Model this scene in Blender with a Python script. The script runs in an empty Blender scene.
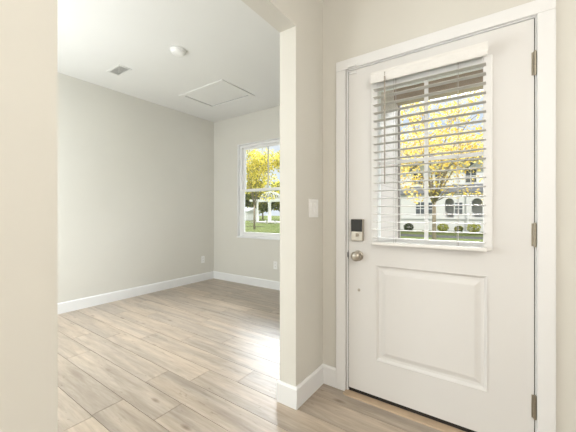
import bpy, bmesh, math, random
from mathutils import Vector, Matrix
PI = math.pi
S = bpy.context.scene
COL = S.collection

# ------------------------------------------------------------------ camera
EYE = 1.1457
cam_data = bpy.data.cameras.new('camera')
cam_data.sensor_width = 36.0
cam_data.lens = 298.78 * 36.0 / 576.0
cam_data.shift_y = -2.98 / 576.0
cam_data.clip_start = 0.05
cam_data.clip_end = 400
cam = bpy.data.objects.new('camera', cam_data)
cam.location = (0, 0, EYE)
cam.rotation_euler = (PI / 2, 0, math.radians(34.777))
COL.objects.link(cam)
S.camera = cam

# ------------------------------------------------------------------ sky
world = bpy.data.worlds.new('sky')
S.world = world
world.use_nodes = True
wt = world.node_tree
wt.nodes.clear()
w_out = wt.nodes.new('ShaderNodeOutputWorld')
w_bg = wt.nodes.new('ShaderNodeBackground')
w_tc = wt.nodes.new('ShaderNodeTexCoord')
w_sep = wt.nodes.new('ShaderNodeSeparateXYZ')
w_ramp = wt.nodes.new('ShaderNodeValToRGB')
w_noise = wt.nodes.new('ShaderNodeTexNoise')
w_cl = wt.nodes.new('ShaderNodeValToRGB')
w_mix = wt.nodes.new('ShaderNodeMixRGB')
w_str = wt.nodes.new('ShaderNodeMapRange')
wt.links.new(w_tc.outputs['Generated'], w_sep.inputs[0])
wt.links.new(w_tc.outputs['Generated'], w_noise.inputs['Vector'])
w_noise.inputs['Scale'].default_value = 3.5
w_noise.inputs['Detail'].default_value = 6
w_cl.color_ramp.elements[0].position = 0.44
w_cl.color_ramp.elements[0].color = (0, 0, 0, 1)
w_cl.color_ramp.elements[1].position = 0.66
w_cl.color_ramp.elements[1].color = (1, 1, 1, 1)
wt.links.new(w_noise.outputs['Fac'], w_cl.inputs[0])
w_ramp.color_ramp.elements[0].position = 0.0
w_ramp.color_ramp.elements[0].color = (0.84, 0.90, 0.97, 1)
w_ramp.color_ramp.elements[1].position = 0.35
w_ramp.color_ramp.elements[1].color = (0.93, 0.965, 1.0, 1)
_e = w_ramp.color_ramp.elements.new(0.24); _e.color = (0.60, 0.75, 0.96, 1)
wt.links.new(w_sep.outputs['Z'], w_ramp.inputs[0])
wt.links.new(w_ramp.outputs[0], w_mix.inputs[1])
w_mix.inputs[2].default_value = (0.92, 0.94, 0.97, 1)
wt.links.new(w_cl.outputs[0], w_mix.inputs[0])
wt.links.new(w_mix.outputs[0], w_bg.inputs[0])
# added boost: sky above the view brightened to strengthen the window light
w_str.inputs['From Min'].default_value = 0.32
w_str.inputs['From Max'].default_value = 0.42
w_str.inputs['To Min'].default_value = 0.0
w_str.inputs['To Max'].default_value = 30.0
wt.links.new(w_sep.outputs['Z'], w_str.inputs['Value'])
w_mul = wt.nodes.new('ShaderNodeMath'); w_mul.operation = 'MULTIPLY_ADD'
w_dir = wt.nodes.new('ShaderNodeMapRange')   # confines the added, unseen sky glow to the side the window faces
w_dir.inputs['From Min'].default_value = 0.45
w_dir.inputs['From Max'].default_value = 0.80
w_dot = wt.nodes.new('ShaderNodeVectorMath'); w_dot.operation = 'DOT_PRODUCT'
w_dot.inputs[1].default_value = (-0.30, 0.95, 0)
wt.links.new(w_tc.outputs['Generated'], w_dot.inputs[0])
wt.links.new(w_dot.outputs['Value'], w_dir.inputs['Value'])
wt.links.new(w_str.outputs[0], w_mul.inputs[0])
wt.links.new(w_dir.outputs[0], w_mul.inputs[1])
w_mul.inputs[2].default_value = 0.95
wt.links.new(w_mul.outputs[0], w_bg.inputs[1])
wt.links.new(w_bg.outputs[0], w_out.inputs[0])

# ------------------------------------------------------------------ sun and added fill lights
def light(name, kind, loc, energy, color, size=0.3, rot=(0, 0, 0)):
    d = bpy.data.lights.new(name, kind)
    d.energy = energy
    d.color = color
    if kind == 'AREA':
        d.shape = 'DISK'
        d.size = size
    o = bpy.data.objects.new(name, d)
    o.location = loc
    o.rotation_euler = rot
    COL.objects.link(o)
    return o

sun = light('sun', 'SUN', (0, -10, 20), 2.6, (1.0, 0.95, 0.86), rot=(math.radians(52), 0, math.radians(28)))
sun.data.angle = math.radians(2)
def fill_point(name, loc, energy, color, r=0.25):  # soft point light added as fill, no fixture behind it
    o = light(name, 'POINT', loc, energy, color)
    o.data.shadow_soft_size = r
fill_point('hall_fill_high', (0.95, -0.3, 2.1), 38, (1.0, 0.96, 0.91))  # unseen lights added to brighten the hall
fill_point('hall_fill_low', (1.05, -1.3, 1.5), 34, (1.0, 0.965, 0.915))
fill_point('room_fill_left', (-3.1, 0.15, 1.35), 56, (0.92, 0.975, 1.0))  # unseen lights added to brighten the side room walls and ceiling
fill_point('room_fill_rear', (-2.6, -0.85, 1.2), 44, (0.92, 0.975, 1.0))

S.view_settings.view_transform = 'Standard'
S.view_settings.look = 'None'
S.view_settings.exposure = 0.17
S.view_settings.gamma = 1.0
S.view_settings.use_curve_mapping = False

# ------------------------------------------------------------------ materials
def nodes(name):
    m = bpy.data.materials.new(name)
    m.use_nodes = True
    t = m.node_tree
    return m, t, t.nodes['Principled BSDF']

def simple(name, color, rough=0.6, metal=0.0, spec=0.5, bump=0.0, bscale=200, vary=0.0, vscale=3.0):
    m, t, b = nodes(name)
    b.inputs['Base Color'].default_value = (*color, 1)
    b.inputs['Roughness'].default_value = rough
    b.inputs['Metallic'].default_value = metal
    b.inputs['Specular IOR Level'].default_value = spec
    tc = t.nodes.new('ShaderNodeTexCoord')
    n = t.nodes.new('ShaderNodeTexNoise')
    n.inputs['Scale'].default_value = vscale
    n.inputs['Detail'].default_value = 5
    t.links.new(tc.outputs['Object'], n.inputs['Vector'])
    r = t.nodes.new('ShaderNodeValToRGB')
    k = 1 - vary
    r.color_ramp.elements[0].position = 0.3
    r.color_ramp.elements[1].position = 0.7
    r.color_ramp.elements[0].color = (color[0] * k, color[1] * k, color[2] * k, 1)
    r.color_ramp.elements[1].color = (*color, 1)
    t.links.new(n.outputs['Fac'], r.inputs[0])
    t.links.new(r.outputs[0], b.inputs['Base Color'])
    if bump:
        n2 = t.nodes.new('ShaderNodeTexNoise')
        n2.inputs['Scale'].default_value = bscale
        n2.inputs['Detail'].default_value = 3
        t.links.new(tc.outputs['Object'], n2.inputs['Vector'])
        bp = t.nodes.new('ShaderNodeBump')
        bp.inputs['Strength'].default_value = bump
        bp.inputs['Distance'].default_value = 0.002
        t.links.new(n2.outputs['Fac'], bp.inputs['Height'])
        t.links.new(bp.outputs[0], b.inputs['Normal'])
    return m

WALL = simple('greige_wall_paint', (0.70, 0.685, 0.635), 0.75, spec=0.25, bump=0.08, bscale=160, vary=0.02)
CEIL = simple('ceiling_paint', (0.80, 0.80, 0.785), 0.85, spec=0.2, bump=0.08, bscale=120, vary=0.01)
TRIM = simple('white_trim_paint', (0.83, 0.835, 0.84), 0.4, spec=0.4, vary=0.01)
DOORP = simple('door_paint', (0.76, 0.752, 0.742), 0.42, spec=0.4, vary=0.01)
VINYL = simple('white_vinyl', (0.86, 0.86, 0.855), 0.4, spec=0.4, vary=0.01)
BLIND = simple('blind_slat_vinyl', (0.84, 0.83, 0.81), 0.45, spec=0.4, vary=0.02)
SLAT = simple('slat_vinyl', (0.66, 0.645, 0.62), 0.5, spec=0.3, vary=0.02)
CORD = simple('blind_cord', (0.55, 0.53, 0.50), 0.8, vary=0.05)
WAND = simple('blind_wand_plastic', (0.38, 0.34, 0.29), 0.35, vary=0.05)
PLASTIC = simple('white_plastic', (0.88, 0.88, 0.87), 0.35, vary=0.01)
SLOT = simple('dark_slot', (0.05, 0.05, 0.05), 0.7, vary=0.1)
NICKEL = simple('satin_nickel', (0.50, 0.46, 0.40), 0.36, metal=1.0, vary=0.08, vscale=30)
HINGE = simple('brushed_hinge_metal', (0.42, 0.38, 0.31), 0.38, metal=0.9, vary=0.15, vscale=60)
SCREEN = simple('black_keypad_glass', (0.03, 0.029, 0.026), 0.30, spec=0.3, vary=0.1)
SWEEP_GAP_DARK = simple('dark_door_sweep_and_gap', (0.02, 0.016, 0.013), 0.8, vary=0.2)  # sweep rubber, also the painted shade in the door's side gaps
THRESH = simple('threshold_wood', (0.56, 0.42, 0.29), 0.5, vary=0.15, vscale=12)
VENTM = simple('white_vent_metal', (0.76, 0.76, 0.74), 0.45, vary=0.02)
VENTD = simple('vent_duct', (0.58, 0.58, 0.56), 0.8, vary=0.2)
PORCH = simple('porch_ceiling_paint', (0.42, 0.34, 0.27), 0.7, vary=0.05)
STUCCO = simple('concrete', (0.48, 0.46, 0.43), 0.9, vary=0.15, vscale=1.5)
ROOF = simple('grey_roof_shingle', (0.25, 0.26, 0.28), 0.9, vary=0.3, vscale=6)
HWHITE = simple('white_house_trim', (0.74, 0.74, 0.73), 0.8, spec=0.1, vary=0.03)
HDARK = simple('shaded_opening', (0.10, 0.10, 0.11), 0.7, vary=0.2)
HGLASS = simple('house_window_glass', (0.10, 0.115, 0.13), 0.15, vary=0.25, vscale=2)
LEAFY = None
BARK = simple('grey_brown_bark', (0.36, 0.30, 0.23), 0.9, vary=0.35, vscale=9)

def siding(name, color, pitch=0.11):
    m, t, b = nodes(name)
    b.inputs['Roughness'].default_value = 0.6
    b.inputs['Base Color'].default_value = (*color, 1)
    tc = t.nodes.new('ShaderNodeTexCoord')
    sp = t.nodes.new('ShaderNodeSeparateXYZ')
    t.links.new(tc.outputs['Object'], sp.inputs[0])
    d = t.nodes.new('ShaderNodeMath'); d.operation = 'DIVIDE'; d.inputs[1].default_value = pitch
    f = t.nodes.new('ShaderNodeMath'); f.operation = 'FRACT'
    t.links.new(sp.outputs['Z'], d.inputs[0]); t.links.new(d.outputs[0], f.inputs[0])
    r = t.nodes.new('ShaderNodeValToRGB')
    r.color_ramp.elements[0].position = 0.0
    r.color_ramp.elements[0].color = (color[0] * .7, color[1] * .7, color[2] * .7, 1)
    r.color_ramp.elements[1].position = 0.09
    r.color_ramp.elements[1].color = (*color, 1)
    t.links.new(f.outputs[0], r.inputs[0]); t.links.new(r.outputs[0], b.inputs['Base Color'])
    bp = t.nodes.new('ShaderNodeBump'); bp.inputs['Distance'].default_value = 0.012
    bp.invert = True
    t.links.new(f.outputs[0], bp.inputs['Height']); t.links.new(bp.outputs[0], b.inputs['Normal'])
    return m
SIDE = siding('white_lap_siding', (0.62, 0.56, 0.53))
SIDE2 = siding('pale_lap_siding', (0.82, 0.82, 0.82), 0.18)

def glass_mat():
    m = bpy.data.materials.new('clear_window_glass'); m.use_nodes = True
    t = m.node_tree; t.nodes.clear()
    o = t.nodes.new('ShaderNodeOutputMaterial')
    tr = t.nodes.new('ShaderNodeBsdfTransparent'); tr.inputs[0].default_value = (0.97, 0.98, 0.98, 1)
    gl = t.nodes.new('ShaderNodeBsdfGlossy'); gl.inputs['Roughness'].default_value = 0.02
    fr = t.nodes.new('ShaderNodeFresnel'); fr.inputs['IOR'].default_value = 1.35
    mx = t.nodes.new('ShaderNodeMixShader')
    t.links.new(fr.outputs[0], mx.inputs[0]); t.links.new(tr.outputs[0], mx.inputs[1]); t.links.new(gl.outputs[0], mx.inputs[2])
    t.links.new(mx.outputs[0], o.inputs[0])
    return m
GLASS = glass_mat()

def foliage(name, stops):
    m, t, b = nodes(name)
    a = t.nodes.new('ShaderNodeAttribute'); a.attribute_name = 'leaf_tone'
    r = t.nodes.new('ShaderNodeValToRGB')
    el = r.color_ramp.elements
    while len(el) < len(stops): el.new(0.5)
    for e, (p, c) in zip(el, stops):
        e.position = p; e.color = (*c, 1)
    t.links.new(a.outputs['Fac'], r.inputs[0]); t.links.new(r.outputs[0], b.inputs['Base Color'])
    b.inputs['Roughness'].default_value = 0.7
    out = t.nodes['Material Output']
    tl = t.nodes.new('ShaderNodeBsdfTranslucent')
    t.links.new(r.outputs[0], tl.inputs[0])
    mx = t.nodes.new('ShaderNodeMixShader'); mx.inputs[0].default_value = 0.4
    t.links.new(b.outputs[0], mx.inputs[1]); t.links.new(tl.outputs[0], mx.inputs[2]); t.links.new(mx.outputs[0], out.inputs[0])
    return m
YELLOW = foliage('yellow_autumn_leaves', [(0, (0.50, 0.33, 0.06)), (0.35, (0.78, 0.56, 0.10)), (0.8, (0.86, 0.72, 0.22)), (1, (0.92, 0.84, 0.45))])
GOLD = foliage('golden_green_leaves', [(0, (0.14, 0.17, 0.03)), (0.25, (0.42, 0.40, 0.05)), (0.6, (0.84, 0.70, 0.08)), (1, (0.95, 0.85, 0.25))])
GREEN = foliage('olive_green_leaves', [(0, (0.05, 0.08, 0.02)), (0.5, (0.17, 0.22, 0.05)), (0.85, (0.42, 0.42, 0.08)), (1, (0.7, 0.6, 0.1))])
DGREEN = foliage('dark_green_leaves', [(0, (0.02, 0.035, 0.015)), (1, (0.08, 0.12, 0.05))])
LIME = foliage('yellow_green_leaves', [(0, (0.25, 0.28, 0.03)), (1, (0.65, 0.65, 0.10))])

def lawn_mat():
    m, t, b = nodes('lawn_grass')
    tc = t.nodes.new('ShaderNodeTexCoord')
    n = t.nodes.new('ShaderNodeTexNoise'); n.inputs['Scale'].default_value = 0.9; n.inputs['Detail'].default_value = 12
    n.inputs['Roughness'].default_value = 0.75
    t.links.new(tc.outputs['Object'], n.inputs['Vector'])
    r = t.nodes.new('ShaderNodeValToRGB')
    r.color_ramp.elements[0].position = 0.35; r.color_ramp.elements[0].color = (0.07, 0.085, 0.03, 1)
    r.color_ramp.elements[1].position = 0.65; r.color_ramp.elements[1].color = (0.20, 0.22, 0.10, 1)
    e = r.color_ramp.elements.new(0.5); e.color = (0.12, 0.145, 0.055, 1)
    t.links.new(n.outputs['Fac'], r.inputs[0]); t.links.new(r.outputs[0], b.inputs['Base Color'])
    b.inputs['Roughness'].default_value = 0.9
    b.inputs['Specular IOR Level'].default_value = 0.0
    return m
LAWN = lawn_mat()

def floor_mat():
    """laminate planks: every plank carries its own random number; grain and knots run along x"""
    m, t, b = nodes('oak_laminate_planks')
    N = t.nodes.new; L = t.links.new
    a = N('ShaderNodeAttribute'); a.attribute_name = 'plank_tone'
    tc = N('ShaderNodeTexCoord')
    mp = N('ShaderNodeMapping'); mp.inputs['Scale'].default_value = (1.1, 11.0, 1)
    L(tc.outputs['Object'], mp.inputs['Vector'])
    off = N('ShaderNodeVectorMath'); off.operation = 'MULTIPLY_ADD'
    comb = N('ShaderNodeCombineXYZ'); L(a.outputs['Fac'], comb.inputs[0]); L(a.outputs['Fac'], comb.inputs[2])
    off.inputs[1].default_value = (37, 0, 23)
    L(comb.outputs[0], off.inputs[0]); L(mp.outputs[0], off.inputs[2])
    g = N('ShaderNodeTexNoise'); g.inputs['Scale'].default_value = 2.2; g.inputs['Detail'].default_value = 8
    g.inputs['Roughness'].default_value = 0.62; g.inputs['Distortion'].default_value = 0.5
    L(off.outputs[0], g.inputs['Vector'])
    f = N('ShaderNodeTexNoise'); f.inputs['Scale'].default_value = 9; f.inputs['Detail'].default_value = 6
    L(off.outputs[0], f.inputs['Vector'])
    r = N('ShaderNodeValToRGB')
    el = r.color_ramp.elements
    el[0].position = 0.28; el[0].color = (0.35, 0.285, 0.22, 1)
    el[1].position = 0.72; el[1].color = (0.54, 0.465, 0.385, 1)
    e = el.new(0.5); e.color = (0.45, 0.38, 0.305, 1)
    L(g.outputs['Fac'], r.inputs[0])
    # plank to plank tone
    mr = N('ShaderNodeMapRange'); mr.inputs['To Min'].default_value = 0.90; mr.inputs['To Max'].default_value = 1.09
    L(a.outputs['Fac'], mr.inputs['Value'])
    mr2 = N('ShaderNodeMapRange'); mr2.inputs['From Min'].default_value = 0.3; mr2.inputs['From Max'].default_value = 0.7
    mr2.inputs['To Min'].default_value = 0.9; mr2.inputs['To Max'].default_value = 1.06
    L(f.outputs['Fac'], mr2.inputs['Value'])
    mu = N('ShaderNodeMath'); mu.operation = 'MULTIPLY'
    L(mr.outputs[0], mu.inputs[0]); L(mr2.outputs[0], mu.inputs[1])
    # knots: sparse dark ovals
    mk = N('ShaderNodeMapping'); mk.inputs['Scale'].default_value = (2.0, 6.0, 1)
    L(tc.outputs['Object'], mk.inputs['Vector'])
    vo = N('ShaderNodeTexVoronoi'); vo.inputs['Scale'].default_value = 1.25
    L(mk.outputs[0], vo.inputs['Vector'])
    kr = N('ShaderNodeValToRGB')
    kr.color_ramp.elements[0].position = 0.03; kr.color_ramp.elements[0].color = (0.55, 0.5, 0.46, 1)
    kr.color_ramp.elements[1].position = 0.13; kr.color_ramp.elements[1].color = (1, 1, 1, 1)
    L(vo.outputs['Distance'], kr.inputs[0])
    m1 = N('ShaderNodeVectorMath'); m1.operation = 'SCALE'
    L(r.outputs[0], m1.inputs[0]); L(mu.outputs[0], m1.inputs['Scale'])
    m2 = N('ShaderNodeVectorMath'); m2.operation = 'MULTIPLY'
    L(m1.outputs[0], m2.inputs[0]); L(kr.outputs[0], m2.inputs[1])
    # broad grey washes and short dark scars in the print
    w = N('ShaderNodeTexNoise'); w.inputs['Scale'].default_value = 0.55; w.inputs['Detail'].default_value = 4
    L(off.outputs[0], w.inputs['Vector'])
    wr = N('ShaderNodeValToRGB')
    wr.color_ramp.elements[0].position = 0.42; wr.color_ramp.elements[0].color = (0.86, 0.86, 0.87, 1)
    wr.color_ramp.elements[1].position = 0.60; wr.color_ramp.elements[1].color = (1.08, 1.05, 1.02, 1)
    L(w.outputs['Fac'], wr.inputs[0])
    sm = N('ShaderNodeMapping'); sm.inputs['Scale'].default_value = (5, 26, 1)
    L(tc.outputs['Object'], sm.inputs['Vector'])
    sn = N('ShaderNodeTexNoise'); sn.inputs['Scale'].default_value = 1.6; sn.inputs['Detail'].default_value = 3; sn.inputs['Distortion'].default_value = 1.2
    L(sm.outputs[0], sn.inputs['Vector'])
    sr = N('ShaderNodeValToRGB')
    sr.color_ramp.elements[0].position = 0.66; sr.color_ramp.elements[0].color = (1, 1, 1, 1)
    sr.color_ramp.elements[1].position = 0.74; sr.color_ramp.elements[1].color = (0.66, 0.64, 0.62, 1)
    L(sn.outputs['Fac'], sr.inputs[0])
    m3 = N('ShaderNodeVectorMath'); m3.operation = 'MULTIPLY'
    L(m2.outputs[0], m3.inputs[0]); L(wr.outputs[0], m3.inputs[1])
    m4 = N('ShaderNodeVectorMath'); m4.operation = 'MULTIPLY'
    L(m3.outputs[0], m4.inputs[0]); L(sr.outputs[0], m4.inputs[1])
    L(m4.outputs[0], b.inputs['Base Color'])
    b.inputs['Roughness'].default_value = 0.33
    b.inputs['Specular IOR Level'].default_value = 0.6
    bp = N('ShaderNodeBump'); bp.inputs['Strength'].default_value = 0.12; bp.inputs['Distance'].default_value = 0.001
    L(f.outputs['Fac'], bp.inputs['Height']); L(bp.outputs[0], b.inputs['Normal'])
    return m
FLOOR = floor_mat()
SEAM = simple('plank_groove', (0.16, 0.125, 0.095), 0.9, vary=0.1)

# ------------------------------------------------------------------ mesh helpers
class MB:
    def __init__(s): s.bm = bmesh.new()
    def box(s, x0, x1, y0, y1, z0, z1, bev=0.0, seg=2):
        v = [s.bm.verts.new(p) for p in ((x0,y0,z0),(x1,y0,z0),(x1,y1,z0),(x0,y1,z0),(x0,y0,z1),(x1,y0,z1),(x1,y1,z1),(x0,y1,z1))]
        fs = [s.bm.faces.new([v[i] for i in q]) for q in ((0,3,2,1),(4,5,6,7),(0,1,5,4),(1,2,6,5),(2,3,7,6),(3,0,4,7))]
        if bev:
            es = list({e for f in fs for e in f.edges})
            bmesh.ops.bevel(s.bm, geom=es, offset=bev, segments=seg, affect='EDGES', profile=0.5)
        return s
    def quad(s, a, b, c, d):
        s.bm.faces.new([s.bm.verts.new(p) for p in (a, b, c, d)]); return s
    def tube(s, pts, radii, n=10, cap=True):
        rings = []
        for i, p in enumerate(pts):
            p = Vector(p)
            if i == 0: d = Vector(pts[1]) - p
            elif i == len(pts) - 1: d = p - Vector(pts[i-1])
            else: d = Vector(pts[i+1]) - Vector(pts[i-1])
            d.normalize()
            up = Vector((0, 0, 1)) if abs(d.z) < 0.9 else Vector((1, 0, 0))
            a = d.cross(up).normalized(); b = d.cross(a)
            r = radii[i] if isinstance(radii, (list, tuple)) else radii
            rings.append([s.bm.verts.new(p + a * (r * math.cos(2*PI*k/n)) + b * (r * math.sin(2*PI*k/n))) for k in range(n)])
        for q in range(len(rings) - 1):
            for k in range(n):
                s.bm.faces.new((rings[q][k], rings[q][(k+1) % n], rings[q+1][(k+1) % n], rings[q+1][k]))
        if cap:
            s.bm.faces.new(rings[0][::-1]); s.bm.faces.new(rings[-1])
        return s
    def lathe(s, prof, origin, axis='z', n=24):
        """prof: list of (radius, height along axis); axis 'z', '-y' or '-z'"""
        def mp(r, h, k):
            a = 2*PI*k/n; ca, sa = r*math.cos(a), r*math.sin(a)
            if axis == 'z': q = (ca, sa, h)
            elif axis == '-z': q = (ca, -sa, -h)
            else: q = (ca, -h, sa)
            return (origin[0]+q[0], origin[1]+q[1], origin[2]+q[2])
        rings = [[s.bm.verts.new(mp(max(r, 1e-4), h, k)) for k in range(n)] for r, h in prof]
        for q in range(len(rings)-1):
            for k in range(n):
                s.bm.faces.new((rings[q][k], rings[q][(k+1) % n], rings[q+1][(k+1) % n], rings[q+1][k]))
        s.bm.faces.new(rings[0][::-1]); s.bm.faces.new(rings[-1])
        return s
    def prism(s, prof, a, b, axis='x'):
        """prof: 2-D outline, swept from a to b along an axis. x: prof=(y,z); y: prof=(x,z)"""
        def mp(p, t):
            return (t, p[0], p[1]) if axis == 'x' else ((p[0], t, p[1]) if axis == 'y' else (p[0], p[1], t))
        A = [s.bm.verts.new(mp(p, a)) for p in prof]; B = [s.bm.verts.new(mp(p, b)) for p in prof]
        n = len(prof)
        for k in range(n): s.bm.faces.new((A[k], A[(k+1) % n], B[(k+1) % n], B[k]))
        s.bm.faces.new(A[::-1]); s.bm.faces.new(B)
        return s
    def build(s, name, mat, parent=None, smooth=False, origin=None):
        bmesh.ops.recalc_face_normals(s.bm, faces=s.bm.faces)
        me = bpy.data.meshes.new(name)
        if origin is not None:
            bmesh.ops.translate(s.bm, verts=s.bm.verts, vec=-Vector(origin))
        s.bm.to_mesh(me); s.bm.free()
        me.materials.append(mat)
        if smooth:
            for p in me.polygons: p.use_smooth = True
        o = bpy.data.objects.new(name, me)
        COL.objects.link(o)
        if origin is not None: o.location = origin
        if parent is not None:
            o.parent = parent
            o.matrix_parent_inverse = Matrix.Translation(parent.location).inverted()
        return o

def struct(o, label=None):
    o['kind'] = 'structure'
    if label: o['label'] = label
    return o

def tag(o, label, cat, group=None, kind=None):
    o['label'] = label; o['category'] = cat
    if group: o['group'] = group
    if kind: o['kind'] = kind
    return o

def thing(name, loc, label=None, cat=None, group=None):
    o = bpy.data.objects.new(name, None)
    o.empty_display_size = 0.1
    o.location = loc
    COL.objects.link(o)
    if label: tag(o, label, cat, group)
    return o

# ------------------------------------------------------------------ room shell (metres)
XD, XDL = -0.963, -1.080      # dividing wall: hall face, room face
YD, YDO = 1.80, 1.93          # entry wall: inner face, outer face
XL = -4.073                   # left wall of the room
YF, YFO = 3.575, 3.70         # window wall: inner face, outer face
CH = 2.741                    # ceiling height
YJ, YN, HH = 1.468, 0.305, 2.2456   # opening: far jamb, near jamb, header
XR, YB, YRB = 1.45, -2.3, -1.2
WX0, WX1, WZ0, WZ1 = -3.497, -2.375, 0.746, 2.268   # window opening
DX0, DX1, DZ = -0.790, 0.163, 2.070                 # door rough opening

# floor: real planks along x, 178 mm wide, with measured butt joints in the visible rows
rng = random.Random(7)
fb = bmesh.new()
tone = fb.faces.layers.float.new('plank_tone')
P0, PW = 0.755, 0.178
joints = {0: [-3.1, -1.88, -0.66, 0.56], 1: [-2.77, -1.55, -0.33, .89], 2: [-3.17, -1.95, -0.73, .49], 3: [-2.93, -1.71, -0.49, .73],
          4: [-2.66, -1.44, -0.22, 1.0], 5: [-3.53, -2.31, -1.09, 0.13], 6: [-3.2, -1.98], 7: [-3.75, -2.53, -1.31]}
def plank_rows():
    i0 = int(math.floor((YB - P0) / PW)); i1 = int(math.ceil((YF - P0) / PW))
    for i in range(i0, i1 + 1):
        y0, y1 = P0 + i * PW, P0 + (i + 1) * PW
        xs = []
        if i in joints: xs = list(joints[i])
        else:
            x = -4.3 + rng.random() * 1.22
            while x < 1.5:
                xs.append(x); x += 1.22 + (rng.random() - .5) * 0.3
        xs = [-4.12] + [x for x in sorted(xs) if -4.0 < x < 1.45] + [1.55]
        for a, b in zip(xs, xs[1:]): yield a, b, y0, y1
fm = MB()
cut_planks = []
work = list(plank_rows())
while work or cut_planks:
    a, b, y0, y1 = work.pop(0) if work else cut_planks.pop(0)
    g = 0.0016
    yy1 = min(y1, YF + .06)
    if y0 > 1.6:
        XS = XD - .05
        if a < XS - .02 and XS < b:
            cut_planks.append((XS - g * .9, b, y0, min(yy1, 1.80)))
            b = XS + g * .9
        elif a >= XS - .02: yy1 = min(yy1, 1.80)
    if yy1 - y0 < .01: continue
    vs = [fb.verts.new(p) for p in ((a+g, y0+g, 0), (b-g, y0+g, 0), (b-g, yy1-g, 0), (a+g, yy1-g, 0))]
    f = fb.faces.new(vs); f[tone] = rng.random()
    ext = bmesh.ops.extrude_face_region(fb, geom=[f])
    # original face drops to make the plank's underside
    for v in [e for e in ext['geom'] if isinstance(e, bmesh.types.BMVert)]: pass
    for v in vs: v.co.z -= 0.004
bmesh.ops.recalc_face_normals(fb, faces=fb.faces)
fme = bpy.data.meshes.new('floor')
fb.to_mesh(fme); fb.free()
fme.materials.append(FLOOR)
fo = bpy.data.objects.new('floor', fme); COL.objects.link(fo); struct(fo, 'wood look plank floor running through hall and room')
m = MB()
m.box(-4.15, 1.55, YB - .05, 1.90, -0.12, -0.003)
m.box(-4.15, XD, 1.90, YFO - .05, -0.12, -0.003)
struct(m.build('floor_underlay', SEAM, fo))

m = MB()
m.box(-4.25, 1.6, YB - .1, YDO, CH, CH + .12).box(-4.25, XD, YDO, YFO, CH, CH + .12)
struct(m.build('ceiling', CEIL), 'white painted ceiling')
m = MB().box(-4.25, XL, YRB - .1, YFO, -.1, CH)
struct(m.build('wall_left', WALL), 'long blank greige wall of the side room')
m = MB()
m.box(XL, WX0, YF, YFO, -.1, CH).box(WX1, XDL, YF, YFO, -.1, CH).box(WX0, WX1, YF, YFO, -.1, WZ0).box(WX0, WX1, YF, YFO, WZ1, CH)
struct(m.build('wall_far', WALL), 'greige window wall of the side room')
m = MB()
m.box(XDL, XD, YJ, YF, -.1, CH)                         # far stub, runs on as the side room's right wall
m.box(XDL, XD, YN, YJ, HH, CH)                           # header
m.box(XDL, XD, YB, YN, -.1, CH)                          # near part
struct(m.build('wall_divider', WALL), 'greige wall with the cased-free opening between hall and room')
m = MB()
m.box(XD, DX0, YD, YDO, -.1, CH).box(DX1, XR, YD, YDO, -.1, CH).box(DX0, DX1, YD, YDO, DZ, CH)
struct(m.build('wall_entry', WALL), 'greige wall around the entry door')
struct(MB().box(XR, XR + .1, YB, YDO, -.1, CH).build('wall_right', WALL))
struct(MB().box(XDL, XR, YB - .1, YB, -.1, CH).build('wall_back', WALL))
struct(MB().box(XL, XDL, YRB - .1, YRB, -.1, CH).build('wall_rear', WALL))
# outside skins
m = MB().box(XD - .001, XD + .006, YDO, YFO + .01, -.4, CH)
struct(m.build('wall_porch', SIDE), 'white lap siding beside the porch')
m = MB().box(XD - .09, XD + .022, YFO - .005, YFO + .035, -.4, CH)
struct(m.build('trim_corner', simple('grey_corner_board', (0.30, 0.28, 0.26), .6)))

# baseboards: profile with a small top bevel
def base_profile(t=0.014, h=0.125):
    return [(0, 0), (t, 0), (t, h - .012), (t * .45, h), (0, h)]
def baseboard(name, segs):
    m = MB()
    for kind, a, b, at, sgn, *cut in segs:
        pr = base_profile()
        if kind == 'x':   # runs along x on a wall at y=at, sticking out by sgn
            m.prism([(at + sgn * p[0], p[1]) for p in pr], a, b, 'x')
        else:
            m.prism([(at + sgn * p[0], p[1]) for p in pr], a, b, 'y')
    return struct(m.build(name, TRIM))
T = 0.014
baseboard('baseboard_left', [('y', YRB, YF - T, XL, 1)])
baseboard('baseboard_far', [('x', XL, XDL - T, YF, -1)])
baseboard('baseboard_divider', [('y', YJ, YD - T, XD, 1), ('x', XDL - T, XD + T, YJ, -1), ('y', YJ, YF - T, XDL, -1), ('y', YB, YN, XD, 1), ('y', YRB, YN, XDL, -1)])
baseboard('baseboard_entry', [('x', XD, -0.857, YD, -1), ('x', 0.223, XR, YD, -1)])

# door casing and jamb
m = MB()
def casing(x0, x1, z0, z1):
    m.box(x0, x1, YD - .017, YD, z0, z1, .003, 2)
casing(-0.857, -0.793, 0, 2.064); casing(0.158, 0.223, 0, 2.064); casing(-0.857, 0.223, 2.0645, 2.128)
struct(m.build('trim_1', TRIM), 'white flat casing around the entry door')
m = MB()
m.box(DX0 - .003, -0.7785, YD, YDO, 0, DZ).box(0.1515, DX1, YD, YDO, 0, DZ).box(-0.7785, 0.1515, YD, YDO, 2.0585, DZ + .004)
m.box(-0.7785, -0.7655, YD + .046, YDO - .02, 0, 2.0585).box(0.1385, 0.1515, YD + .046, YDO - .02, 0, 2.0585).box(-0.7655, 0.1385, YD + .046, YDO - .02, 2.0455, 2.0585)
struct(m.build('trim_2', TRIM), 'white door jamb and stop')
m = MB().prism([(1.748, 0), (1.752, .006), (1.795, .008), (1.93, .008), (1.93, -.08), (1.80, -.08), (1.80, 0)], -0.7785, 0.1515, 'x')
m.box(-0.793, -0.7785, 1.752, 1.80, 0, .008)
struct(m.build('trim_3', THRESH), 'tan wooden threshold under the door')

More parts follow.
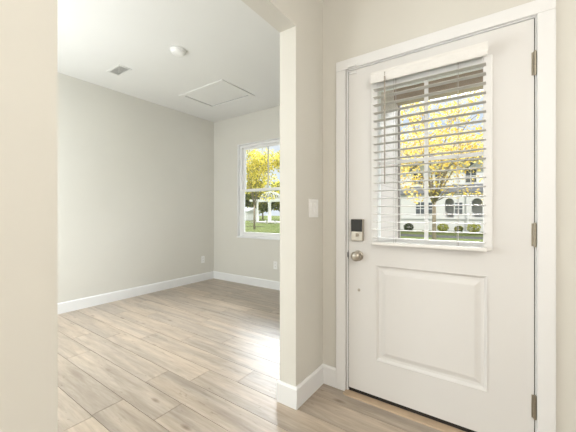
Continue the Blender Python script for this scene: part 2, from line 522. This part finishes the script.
# ------------------------------------------------------------------ window
win = thing('window_1', ((WX0 + WX1) / 2, YF, WZ0)); struct(win, 'white single hung window with trees behind')
FY0, FY1 = YF + .055, YFO + .01
m = MB()   # white reveal lining
m.box(WX0, WX0 + .008, YF - .002, FY0, WZ0, WZ1).box(WX1 - .008, WX1, YF - .002, FY0, WZ0, WZ1)
m.box(WX0, WX1, YF - .002, FY0, WZ1 - .008, WZ1)
struct(m.build('window_reveal', TRIM, win))
struct(MB().box(WX0 - .01, WX1 + .01, YF - .012, FY0, WZ0 - .004, WZ0 + .014, .003).build('window_sill', TRIM, win))
m = MB()
fw = .042
m.box(WX0, WX0 + fw, FY0, FY1, WZ0, WZ1, .003).box(WX1 - fw, WX1, FY0, FY1, WZ0, WZ1, .003)
m.box(WX0 + fw, WX1 - fw, FY0, FY1, WZ1 - fw, WZ1, .003).box(WX0 + fw, WX1 - fw, FY0, FY1, WZ0, WZ0 + fw, .003)
struct(m.build('window_frame', VINYL, win))
ZM = 1.515
def sash(name, z0, z1, y0, y1, mid):
    m = MB(); a, b = WX0 + fw, WX1 - fw; w = .046
    m.box(a, a + w, y0, y1, z0, z1, .003).box(b - w, b, y0, y1, z0, z1, .003)
    m.box(a + w, b - w, y0, y1, z0, z0 + w, .003).box(a + w, b - w, y0, y1, z1 - w * .8, z1, .003)
    s_ = struct(m.build(name, VINYL, win))
    yc = (y0 + y1) / 2
    struct(MB().box(a + w, b - w, yc - .002, yc + .002, z0 + w, z1 - w * .8).build('pane', GLASS, win))
    if mid:
        xm = (a + b) / 2
        struct(MB().box(xm - .008, xm + .008, yc - .006, yc + .006, z0 + w, z1 - w * .8).build('muntin', simple('muntin_grey', (0.45, 0.44, 0.42), .5), win))
sash('upper_sash', ZM - .02, WZ1 - fw, FY0 + .04, FY0 + .065, True)
sash('lower_sash', WZ0 + fw, ZM + .022, FY0 + .008, FY0 + .036, False)
struct(MB().box(-2.99, -2.93, FY0 - .004, FY0 + .010, ZM + .018, ZM + .03, .002).build('sash_lock', VINYL, win))

# ------------------------------------------------------------------ entry door
LX0, LX1, LZ0, LZ1 = -0.775, 0.148, 0.030, 2.055
door = thing('door_1', (LX1, YD, 0)); struct(door, 'off-white half glass entry door with one raised lower panel')
PX0, PX1, PZ0, PZ1 = -0.600, -0.030, 0.245, 0.832
GX0, GX1, GZ0, GZ1 = -0.604, -0.024, 0.978, 1.912     # cut for the lite
m = MB()
y0, y1 = YD + .001, YD + .045
m.box(LX0, GX0, y0, y1, GZ0, LZ1).box(GX1, LX1, y0, y1, GZ0, LZ1).box(GX0, GX1, y0, y1, GZ1, LZ1)
m.box(LX0, LX1, y0, y1, PZ1, GZ0)
m.box(LX0, LX1, y0 + .014, y1, LZ0, PZ1)
m.box(LX0, PX0, y0, y0 + .014, LZ0, PZ1).box(PX1, LX1, y0, y0 + .014, LZ0, PZ1).box(PX0, PX1, y0, y0 + .014, LZ0, PZ0)
struct(m.build('door_leaf', DOORP, door))
m = MB()
def loop(off, y): return [(PX0 + off, y, PZ0 + off), (PX1 - off, y, PZ0 + off), (PX1 - off, y, PZ1 - off), (PX0 + off, y, PZ1 - off)]
lv = [(0, y0 - .0015), (.004, y0 - .003), (.010, y0 + .001), (.018, y0 + .0105), (.030, y0 + .0115), (.036, y0 + .010), (.055, y0 + .0025), (.060, y0 + .0015)]
L_ = [[m.bm.verts.new(p) for p in loop(o, y)] for o, y in lv]
for A, B in zip(L_, L_[1:]):
    for k in range(4): m.bm.faces.new((A[k], A[(k+1) % 4], B[(k+1) % 4], B[k]))
m.bm.faces.new(L_[-1])
struct(m.build('raised_panel', DOORP, door))
struct(MB().box(LX0 + .002, LX1 - .002, YD + .004, YD + .040, .0085, LZ0 - .0005).build('door_sweep', SWEEP_GAP_DARK, door))
# lite: raised frame, glass, grilles
m = MB(); ly0, ly1 = YD - .012, YD + .055
def rail(a, b, c, d):
    m.box(a, b, ly0, ly1, c, d, .004, 2)
OX0, OX1, OZ0, OZ1 = -0.624, -0.012, 0.957, 1.932
IX0, IX1, IZ0, IZ1 = -0.584, -0.051, 0.995, 1.893
rail(OX0, IX0, OZ0, OZ1); rail(IX1, OX1, OZ0, OZ1); rail(IX0, IX1, OZ0, IZ0); rail(IX0, IX1, IZ1, OZ1)
struct(m.build('lite_frame', VINYL, door))
struct(MB().box(IX0, IX1, YD + .020, YD + .024, IZ0, IZ1).build('pane', GLASS, door))
m = MB()
xm = -0.3175
m.box(xm - .010, xm + .010, YD + .006, YD + .020, IZ0, IZ1, .002).box(IX0, IX1, YD + .007, YD + .0195, 1.437, 1.457, .002)
struct(m.build('muntin', VINYL, door))
m = MB()
for a, b in ((LX0 - .0032, LX0 - .0002), (LX1 + .0002, LX1 + .0032)):
    m.box(a, b, YD + .004, YD + .040, .02, LZ1)
struct(m.build('gap_shade', SWEEP_GAP_DARK, door))  # dark strips added as painted shade in the gaps beside the leaf
# hinges
for zc in (1.843, 1.044, 0.243):
    m = MB()
    hx = LX1 + .0025
    for k in range(5):
        a = zc - .053 + k * .0212
        m.tube([(hx, YD - .007, a + .0006), (hx, YD - .007, a + .0206)], .0068, 12)
    m.tube([(hx, YD - .007, zc - .057), (hx, YD - .007, zc + .057)], .0045, 10)
    m.box(hx - .012, hx, YD - .0015, YD + .001, zc - .053, zc + .053)
    struct(m.build('hinge', HINGE, door, smooth=False))
# keypad lock
lock = thing('door_lock', (-0.7095, YD, 1.04)); struct(lock); lock.parent = door; lock.matrix_parent_inverse = Matrix.Translation(door.location).inverted()
struct(MB().box(-0.748, -0.672, YD - .028, YD, 0.972, 1.108, .004, 3).build('lock_body', NICKEL, lock), 'satin nickel lock body')
struct(MB().box(-0.746, -0.674, YD - .033, YD - .027, 1.030, 1.1065, .002, 2).build('keypad_screen', SCREEN, lock), 'black glossy keypad screen')
struct(MB().lathe([(.0, 0), (.010, 0), (.010, .006), (.007, .010), (0, .011)], (-0.708, YD - .028, 1.010), '-y', 20).box(-.7105, -.7055, YD - .045, YD - .036, 1.000, 1.021, .002).build('thumb_turn', NICKEL, lock, True))
# knob
kn = thing('door_knob', (-0.7095, YD, 0.878)); struct(kn); kn.parent = door; kn.matrix_parent_inverse = Matrix.Translation(door.location).inverted()
K = (-0.7095, YD + .001, 0.878)
struct(MB().lathe([(.032, 0), (.0325, .004), (.030, .008), (.020, .010)], K, '-y', 32).build('rose', NICKEL, kn, True))
struct(MB().lathe([(.013, .008), (.012, .022), (.016, .028), (.025, .033), (.030, .041), (.0305, .050), (.027, .058), (.018, .063), (.008, .0645), (.001, .065)], K, '-y', 32).build('knob', NICKEL, kn, True))
struct(MB().lathe([(.0, 0), (.009, 0), (.009, .002), (.006, .004), (0, .0045)], (-0.706, YD + .001, 0.661), '-y', 20).build('bore_plug', NICKEL, door, True))
struct(MB().box(-0.7785, -0.7760, YD - .0005, YD + .03, 0.850, 0.905).box(-.7835, -.7760, YD - .0008, YD + .001, .862, .893).build('strike_plate', SLOT, door))
tag(MB().box(-0.772, -0.712, YD - .0285, YD - .0172, 2.068, 2.081, .003).build('contact_sensor', TRIM, None), 'small white sensor bar on the casing above the door corner', 'sensor')
struct(MB().box(-0.764, -0.722, YD - .009, YD + .001, 2.030, 2.042, .003).build('sensor_magnet', TRIM, door))

# ------------------------------------------------------------------ blind on the door
BX0, BX1 = -0.606, -0.030
blind = thing('window_blind', ((BX0 + BX1) / 2, 1.76, 0.957), 'white slatted blind hung over the glass of the entry door', 'blind')
m = MB()
m.box(BX0 + .004, BX1 - .004, 1.742, 1.786, 1.930, 1.972, .002)
m.build('head_rail', BLIND, blind)
m = MB().prism([(1.731, 1.909), (1.728, 1.915), (1.728, 1.930), (1.731, 1.936), (1.731, 1.958), (1.727, 1.966), (1.727, 1.973), (1.739, 1.975), (1.739, 1.909)], BX0, BX1, 'x')
m.build('valance', BLIND, blind)
m = MB()
SLY0, SLY1, NS = 1.740, 1.779, 20
PITCH = 0.0462
for k in range(NS):
    zc = 1.000 + k * PITCH
    if zc > 1.905: break
    n = 6
    top = []; bot = []
    for i in range(n + 1):
        t = i / n; y = SLY0 + (SLY1 - SLY0) * t
        c = .003 * (1 - (2 * t - 1) ** 2) - .001 * (t - .5)
        top.append((y, zc + c)); bot.append((y, zc + c - .0022))
    m.prism(top + bot[::-1], BX0 + .008, BX1 - .008, 'x')
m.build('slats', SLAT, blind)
MBr = MB().box(BX0 + .004, BX1 - .004, 1.734, 1.786, 0.958, 0.976, .003)
MBr.build('bottom_rail', BLIND, blind)
for x in (-0.475, -0.160):
    m = MB()
    for y in (1.7345, 1.7855): m.tube([(x, y, .975), (x, y, 1.935)], .0009, 6)
    m.tube([(x + .004, 1.76, .975), (x + .004, 1.76, 1.93)], .0008, 6)
    m.build('ladder_cord', CORD, blind)
m = MB().tube([(-0.522, 1.722, 1.93), (-0.522, 1.722, 1.313)], .0042, 8)
m.tube([(-0.522, 1.722, 1.935), (-0.522, 1.722, 1.955), (-0.522, 1.735, 1.958)], .002, 6)
m.build('tilt_wand', WAND, blind)

# ------------------------------------------------------------------ small fittings
def plate(name, at, face, w, h, label, cat, group=None, kind='outlet'):
    """face: 'x' plate on a wall looking +x, 'y' plate on a wall looking -y"""
    t = thing(name, at, label, cat, group)
    def bx(m, u0, u1, d0, d1, z0, z1, b=0):
        if face == 'x': m.box(at[0] + d0, at[0] + d1, at[1] + u0, at[1] + u1, at[2] + z0, at[2] + z1, b)
        else: m.box(at[0] + u0, at[0] + u1, at[1] - d1, at[1] - d0, at[2] + z0, at[2] + z1, b)
    m = MB(); bx(m, -w/2, w/2, 0, .006, -h/2, h/2, .002); m.build('cover_plate', PLASTIC, t)
    if kind == 'switch':
        for u in (-.023, .023):
            m = MB(); bx(m, u - .0165, u + .0165, .0055, .009, -.033, .033, .0015)
            bx(m, u - .0165, u + .0165, .008, .012, .0, .033, .0015)
            m.build('rocker', PLASTIC, t)
    else:
        for z in (-.022, .022):
            m = MB(); bx(m, -.0165, .0165, .0055, .0085, z - .014, z + .014, .002); sk = m.build('socket', PLASTIC, t)
            m = MB(); bx(m, -.008, -.0055, .008, .0092, z - .004, z + .006); bx(m, .0055, .008, .008, .0092, z - .004, z + .006)
            m.build('slots', SLOT, sk)
    return t
plate('light_switch', (XD, 1.670, 1.176), 'x', .116, .116, 'white double rocker light switch on the narrow wall beside the door', 'light switch', None, 'switch')
plate('wall_outlet', (XL, 3.335, 0.36), 'x', .072, .117, 'white wall outlet on the long wall left of the room corner', 'outlet')
plate('wall_outlet', (-2.711, YF, 0.362), 'y', .072, .117, 'white wall outlet below the window', 'outlet')

sd = thing('smoke_detector', (-2.552, 1.788, CH), 'round white smoke detector on the ceiling of the side room', 'smoke detector')
MB().lathe([(.075, 0), (.075, .012), (.070, .016)], (-2.552, 1.788, CH), '-z', 32).build('mounting_base', PLASTIC, sd, True)
MB().lathe([(.064, .014), (.066, .018), (.062, .032), (.050, .040), (.02, .043), (.001, .043)], (-2.552, 1.788, CH), '-z', 32).build('cover', PLASTIC, sd, True)

vt = thing('ceiling_vent', (-3.45, 1.665, CH), 'small white louvred air vent in the ceiling near the left wall', 'vent')
m = MB()
vx0, vx1, vy0, vy1 = -3.60, -3.315, 1.595, 1.738
for a in ((vx0, vx0 + .028, vy0, vy1), (vx1 - .022, vx1, vy0, vy1), (vx0 + .028, vx1 - .022, vy0, vy0 + .022), (vx0 + .028, vx1 - .022, vy1 - .022, vy1)):
    m.box(*a, CH - .007, CH, .002)
m.build('vent_frame', VENTM, vt)
MB().box(vx0 + .028, vx1 - .022, vy0 + .022, vy1 - .022, CH - .0015, CH - .0003).build('duct', VENTD, vt)
m = MB()
for k in range(8):
    x = vx0 + .048 + k * .029
    m.prism([(x + .004, CH - .007), (x + .006, CH - .007), (x - .002, CH - .002), (x - .004, CH - .002)], vy0 + .022, vy1 - .022, 'y')
m.build('louvres', VENTM, vt)

ah = thing('attic_hatch', (-3.09, 2.77, CH), 'white square attic hatch with thin trim in the room ceiling', 'hatch')
hx0, hx1, hy0, hy1 = -3.52, -2.675, 2.475, 3.07
m = MB(); w = .055
for a in ((hx0, hx0 + w, hy0, hy1), (hx1 - w, hx1, hy0, hy1), (hx0 + w, hx1 - w, hy0, hy0 + w), (hx0 + w, hx1 - w, hy1 - w, hy1)):
    m.box(*a, CH - .013, CH, .002)
m.build('hatch_trim', CEIL, ah)
MB().box(hx0 + w, hx1 - w, hy0 + w, hy1 - w, CH - .0015, CH - .0004).build('hatch_gap', SLOT, ah)
MB().box(hx0 + w + .010, hx1 - w - .002, hy0 + w + .002, hy1 - w - .010, CH - .004, CH - .0014).build('hatch_panel', CEIL, ah)

# ------------------------------------------------------------------ outside
GZ = -0.45
struct(MB().box(-120, 60, 3.95, 140, GZ - .3, GZ).build('lawn', LAWN), 'green lawn outside')
struct(MB().box(-1.0, 3.2, YDO, 3.95, -.35, -.06).build('porch_slab', STUCCO))
m = MB().box(XD, 3.2, YDO, 3.9, 2.66, 2.74)
struct(m.build('porch_ceiling', PORCH), 'tan porch ceiling')
m = MB().box(XD + .007, 3.2, 3.50, 3.70, 2.43, 2.66)
struct(m.build('porch_beam', PORCH), 'porch beam above the front step')
struct(MB().box(-4.4, 3.3, YB - .4, 3.95, 2.87, 2.95).build('roof', ROOF))
struct(MB().box(-12, 30, 21.5, 23.6, GZ - .01, GZ + .012).build('sidewalk', simple('grey_asphalt', (0.11, 0.11, 0.11), .9, spec=0, vary=.2)), 'pale concrete walk across the lawn')
struct(MB().box(-60, -22, 26.0, 27.0, GZ - .01, GZ + .014).build('garden_path', simple('dark_path', (0.06, 0.05, 0.04), .9, spec=0, vary=.4, vscale=1)), 'dark path on the lawn')

def leaves(name, mat, parent, blobs, n, size, seed, flat=0.0):
    r = random.Random(seed)
    verts, faces, tones = [], [], []
    tot = sum(b[3] * b[3] * b[4] for b in blobs)
    for (cx, cy, cz, rad, zs) in blobs:
        k = int(n * rad * rad * zs / tot)
        bt = r.uniform(-.12, .12)
        for _ in range(k):
            while True:
                p = Vector((r.uniform(-1, 1), r.uniform(-1, 1), r.uniform(-1, 1)))
                if p.length < 1: break
            p = p.normalized() * (p.length ** 0.55)
            c = Vector((cx + p.x * rad, cy + p.y * rad, cz + p.z * rad * zs))
            q = Matrix.Rotation(r.uniform(0, 2*PI), 3, Vector((r.uniform(-1, 1), r.uniform(-1, 1), r.uniform(-1, 1) + .01)).normalized())
            s = size * r.uniform(.6, 1.3)
            i = len(verts)
            for d in ((-s, 0, 0), (0, -s*.55, .1*s), (s, 0, 0), (0, s*.55, .1*s)):
                verts.append(tuple(c + q @ Vector(d)))
            faces.append((i, i+1, i+2, i+3)); tones.append(min(1, max(0, r.random() + bt)))
    me = bpy.data.meshes.new(name)
    me.from_pydata(verts, [], faces)
    at = me.attributes.new('leaf_tone', 'FLOAT', 'FACE')
    at.data.foreach_set('value', tones)
    me.materials.append(mat)
    o = bpy.data.objects.new(name, me); COL.objects.link(o)
    if parent is not None:
        o.parent = parent; o.matrix_parent_inverse = Matrix.Translation(parent.location).inverted()
    return o

def tree(x, y, h, crown_r, trunk_r, mat, label, seed, n, leaf, fork=2.0, low=0.35, lean=0.0, group=None, nb=7, blob=.45, twigs=()):
    t = thing('tree', (x, y, GZ), label, 'tree', group)
    r = random.Random(seed)
    m = MB()
    m.tube([(x, y, GZ - .1), (x + lean * .4, y, GZ + fork * .6), (x + lean, y, GZ + fork)], [trunk_r * 1.15, trunk_r, trunk_r * .9], 10)
    blobs = []
    zc0 = GZ + h * low
    tips = []
    for k in range(nb):
        a = 2 * PI * k / nb + r.uniform(-.3, .3)
        rr = crown_r * r.uniform(.35, .75)
        tip = Vector((x + lean + math.cos(a) * rr, y + math.sin(a) * rr, GZ + h * r.uniform(low + .1, .93)))
        st = Vector((x + lean, y, GZ + fork * r.uniform(.9, 1.05)))
        mid = st.lerp(tip, .5) + Vector((0, 0, .08 * h))
        m.tube([st, mid, tip], [trunk_r * .55, trunk_r * .32, trunk_r * .1], 7)
        tips.append(tip)
        for q in range(3):
            a2 = r.uniform(0, 2*PI)
            t2 = mid.lerp(tip, r.uniform(.1, .7)); e2 = t2 + Vector((math.cos(a2), math.sin(a2), r.uniform(.2, 1))) * crown_r * .35
            m.tube([t2, e2], [trunk_r * .2, trunk_r * .06], 5)
            blobs.append((e2.x, e2.y, e2.z, crown_r * blob * r.uniform(.6, 1), .8))
        blobs.append((tip.x, tip.y, tip.z, crown_r * blob * r.uniform(.8, 1.15), .8))
    for (tx, ty, tz, tr) in twigs:
        st = Vector((x + lean, y, GZ + fork)); tp = Vector((tx, ty, tz))
        m.tube([st, st.lerp(tp, .5) + Vector((0, 0, .45)), tp], [trunk_r * .35, trunk_r * .22, trunk_r * .08], 6)
        blobs.append((tx, ty, tz, tr, .7))
    blobs.append((x + lean, y, GZ + h * .62, crown_r * .55, .8))
    m.build('trunk', BARK, t, True)
    leaves('crown', mat, t, blobs, n, leaf, seed + 5)
    return t
# the tree in front of the door
tree(-2.30, 15.0, 6.9, 2.9, .085, YELLOW, 'tall thin yellow tree on the lawn seen through the door blind', 11, 4600, .075, fork=2.1, low=.26, nb=12, blob=.29,
     twigs=((-1.5, 14.9, 2.15, .6), (-.75, 15.1, 2.3, .65), (-3.1, 14.8, 2.2, .5), (-1.9, 14.5, 2.7, .6), (-.3, 15, 1.75, .4), (-3.5, 15.2, 3.0, .6)))
# trees seen through the side window
tree(-19.7, 22.5, 8.9, 2.7, .09, GOLD, 'golden tree filling the left half of the room window', 21, 5600, .115, fork=2.4, low=.22, nb=9)
tree(-15.6, 23.5, 8.5, 2.1, .14, GOLD, 'golden tree filling the right half of the room window', 31, 4300, .12, fork=3.4, low=.52, nb=8)
for k, (x, y, h, cr, lab) in enumerate([(-54.5, 60, 9.6, 3.4, 'olive tree behind the low white building, leftmost of its row'), (-48, 58, 9.4, 3.3, 'olive tree behind the gap between low building and gazebo'),
                                        (-41.5, 57, 9.2, 3.3, 'olive tree directly behind the gazebo columns')]):
    tree(x, y, h, cr, .2, GREEN, lab, 40 + k, 6500, .34, fork=2.0, low=.12, nb=7, group='trees behind the gazebo')
for k, (x, y, h, cr, lab) in enumerate([(-17, 46, 9.5, 4.0, 'golden tree behind the house, beyond its left end'), (-6, 50, 10, 4.2, 'golden tree rising behind the middle of the house roof')]):
    tree(x, y, h, cr, .2, GOLD, lab, 60 + k, 2600, .28, fork=2.5, low=.25, nb=7, group='trees behind the house')

def shrub(x, y, r_, mat, label, seed, z=0.8, n=500):
    t = thing('shrub', (x, y, GZ), label, 'shrub', 'shrubs before the white house')
    m = MB()
    for k in range(4):
        a = k * PI / 2 + .4
        m.tube([(x, y, GZ - .02), (x + math.cos(a) * r_ * .5, y + math.sin(a) * r_ * .5, GZ + r_ * .8)], [.03, .01], 5)
    m.build('stems', BARK, t)
    leaves('foliage', mat, t, [(x, y, GZ + r_ * z, r_, z)], n, .07, seed)
shrub(-6.4, 28.2, .42, DGREEN, 'round dark green shrub before the left windows of the house', 81)
shrub(-3.65, 28.2, .45, LIME, 'yellow green shrub between the tree trunk and the arch', 82)
shrub(-1.45, 28.3, .50, LIME, 'yellow green shrub before the right arch of the house', 83)
shrub(-2.5, 28.5, .33, GREEN, 'low olive shrub below the middle window of the house', 84)

# white house across the lawn: front face at y = 30
H = thing('house', (-4.5, 30, GZ), 'white two storey house with arched porch openings and grey roof', 'house')
def hbox(name, mat, *a, parent=H, **k): return MB().box(*a, **k).build(name, mat, parent)
hbox('wall', SIDE2, -16, 6, 31.2, 40, GZ, 6.2)
# front wing wall with arched openings: built as outline strips
def arch_front(x0, x1, zt, openings):
    m = MB(); y0, y1 = 30.0, 30.25
    xs = x0
    for (a, b, z0, z1) in openings:
        m.box(xs, a, y0, y1, GZ, zt)
        if z0 > GZ: m.box(a, b, y0, y1, GZ, z0)
        r = (b - a) / 2; cx = (a + b) / 2; n = 10; zs = z1 - r
        pts = [(a, zt), (a, zs)] + [(cx - r * math.cos(PI * k / n), zs + r * math.sin(PI * k / n)) for k in range(1, n)] + [(b, zs), (b, zt)]
        m.prism(pts, y0, y1, 'y')
        xs = b
    m.box(xs, x1, y0, y1, GZ, zt)
    return m.build('arcade', HWHITE, H)
arch_front(-7.6, 2.6, 2.85, [(-3.72, -3.02, .75, 2.45), (-1.68, -0.90, .78, 2.40), (0.4, 1.2, .78, 2.4)])
hbox('porch_roof', ROOF, -7.9, 2.9, 29.8, 31.2, 2.85, 3.0)
MB().prism([(29.75, 2.98), (31.25, 3.75), (31.25, 2.98)], -7.9, 2.9, 'x').build('lower_roof', ROOF, H)
def hwin(x0, x1, z0, z1, y, mull=2):
    f = hbox('window', HWHITE, x0 - .07, x1 + .07, y - .03, y + .02, z0 - .07, z1 + .07)
    MB().box(x0, x1, y - .045, y - .03, z0, z1).build('pane', HGLASS, f)
    m = MB()
    for k in range(1, mull): m.box(x0 + (x1-x0)*k/mull - .03, x0 + (x1-x0)*k/mull + .03, y - .06, y - .045, z0, z1)
    m.box(x0, x1, y - .06, y - .045, (z0+z1)/2 - .03, (z0+z1)/2 + .03)
    m.build('sash_bars', HWHITE, f)
hwin(-6.15, -5.35, .95, 2.15, 30.0); hwin(-5.08, -4.62, .95, 2.1, 30.0, 1); hwin(-2.92, -2.36, .98, 2.05, 30.0)
hwin(-6.6, -5.8, 3.95, 5.0, 31.2); hwin(-4.7, -3.9, 3.95, 5.0, 31.2); hwin(-2.2, -1.4, 3.9, 5.0, 31.2); hwin(-9.6, -8.6, 3.95, 5.1, 31.2); hwin(-12.6, -11.6, 3.95, 5.1, 31.2); hwin(-9.6, -8.6, .9, 2.2, 31.2)
hbox('porch_post', HWHITE, -1.98, -1.88, 29.55, 29.65, GZ, 2.85)
hbox('porch_rail', HWHITE, -7.4, 2.6, 29.85, 29.9, .60, .72)
m = MB().prism([(29.9, 5.9), (30.9, 6.0), (35.5, 8.6), (40.2, 6.0), (40.2, 5.9)], -16.3, 6.3, 'x')
m.build('main_roof', ROOF, H)
# gables with white barge boards
for (gx, w_, zb, zt) in ((-5.4, 1.9, 5.1, 6.5), (-0.2, 2.3, 5.0, 6.9)):
    MB().prism([(gx - w_, zb), (gx, zt), (gx + w_, zb)], 30.9, 34.5, 'y').build('gable', ROOF, H)
    MB().prism([(gx - w_ + .35, zb), (gx, zt - .28), (gx + w_ - .35, zb)], 30.86, 30.9, 'y').build('gable_face', HWHITE, H)

# gazebo
G = thing('gazebo', (-31.2, 38, GZ), 'white garden gazebo with round columns and domed lattice roof', 'gazebo')
for x, y in ((-32.6, 38.0), (-29.9, 38.0), (-31.9, 40.2), (-28.9, 40.2)):
    m = MB().lathe([(.27, 0), (.27, .15), (.19, .22), (.18, 1.8), (.16, 3.2), (.25, 3.3), (.27, 3.4)], (x, y, GZ), 'z', 16)
    m.build('column', HWHITE, G, True)
m = MB().box(-34.0, -27.4, 37.6, 38.2, 3.05, 3.4, .04).box(-34.0, -27.4, 40.0, 40.6, 3.05, 3.4, .04).box(-34.0, -33.4, 38.2, 40.0, 3.05, 3.4).box(-28.0, -27.4, 38.2, 40.0, 3.05, 3.4)
m.build('entablature', HWHITE, G)
m = MB()
for k in range(12):
    a = PI * k / 12
    pts = []
    for q in range(13):
        t = PI * q / 12
        pts.append((-30.7 + math.cos(t) * math.cos(a) * 2.1, 39.1 + math.cos(t) * math.sin(a) * 1.3, 3.4 + 1.25 * math.sin(t)))
    m.tube(pts, .07, 6)
m.build('dome', simple('pale_grey_paint', (.5, .5, .47), .7), G)
hbox('step', STUCCO, -33.6, -27.8, 37.4, 40.8, GZ, GZ + .16, parent=G)
MB().box(-29.6, -27.4, 36.2, 36.7, GZ + .32, GZ + .40).box(-29.4, -29.3, 36.25, 36.65, GZ, GZ + .32).box(-27.7, -27.6, 36.25, 36.65, GZ, GZ + .32).build('garden_bench', HWHITE)
tag(bpy.data.objects['garden_bench'], 'low white bench on the grass before the gazebo', 'bench')
# distant white building left of the gazebo
D = thing('garden_shed', (-47, 49, GZ), 'low white building behind the lawn left of the gazebo', 'building')
MB().box(-52, -43.2, 47, 51, GZ, 1.5).build('wall', HWHITE, D)
MB().prism([(46.7, 1.5), (49, 2.3), (51.3, 1.5)], -52.3, -42.9, 'x').build('roof', simple('pale_roof', (.62, .62, .62), .8), D)
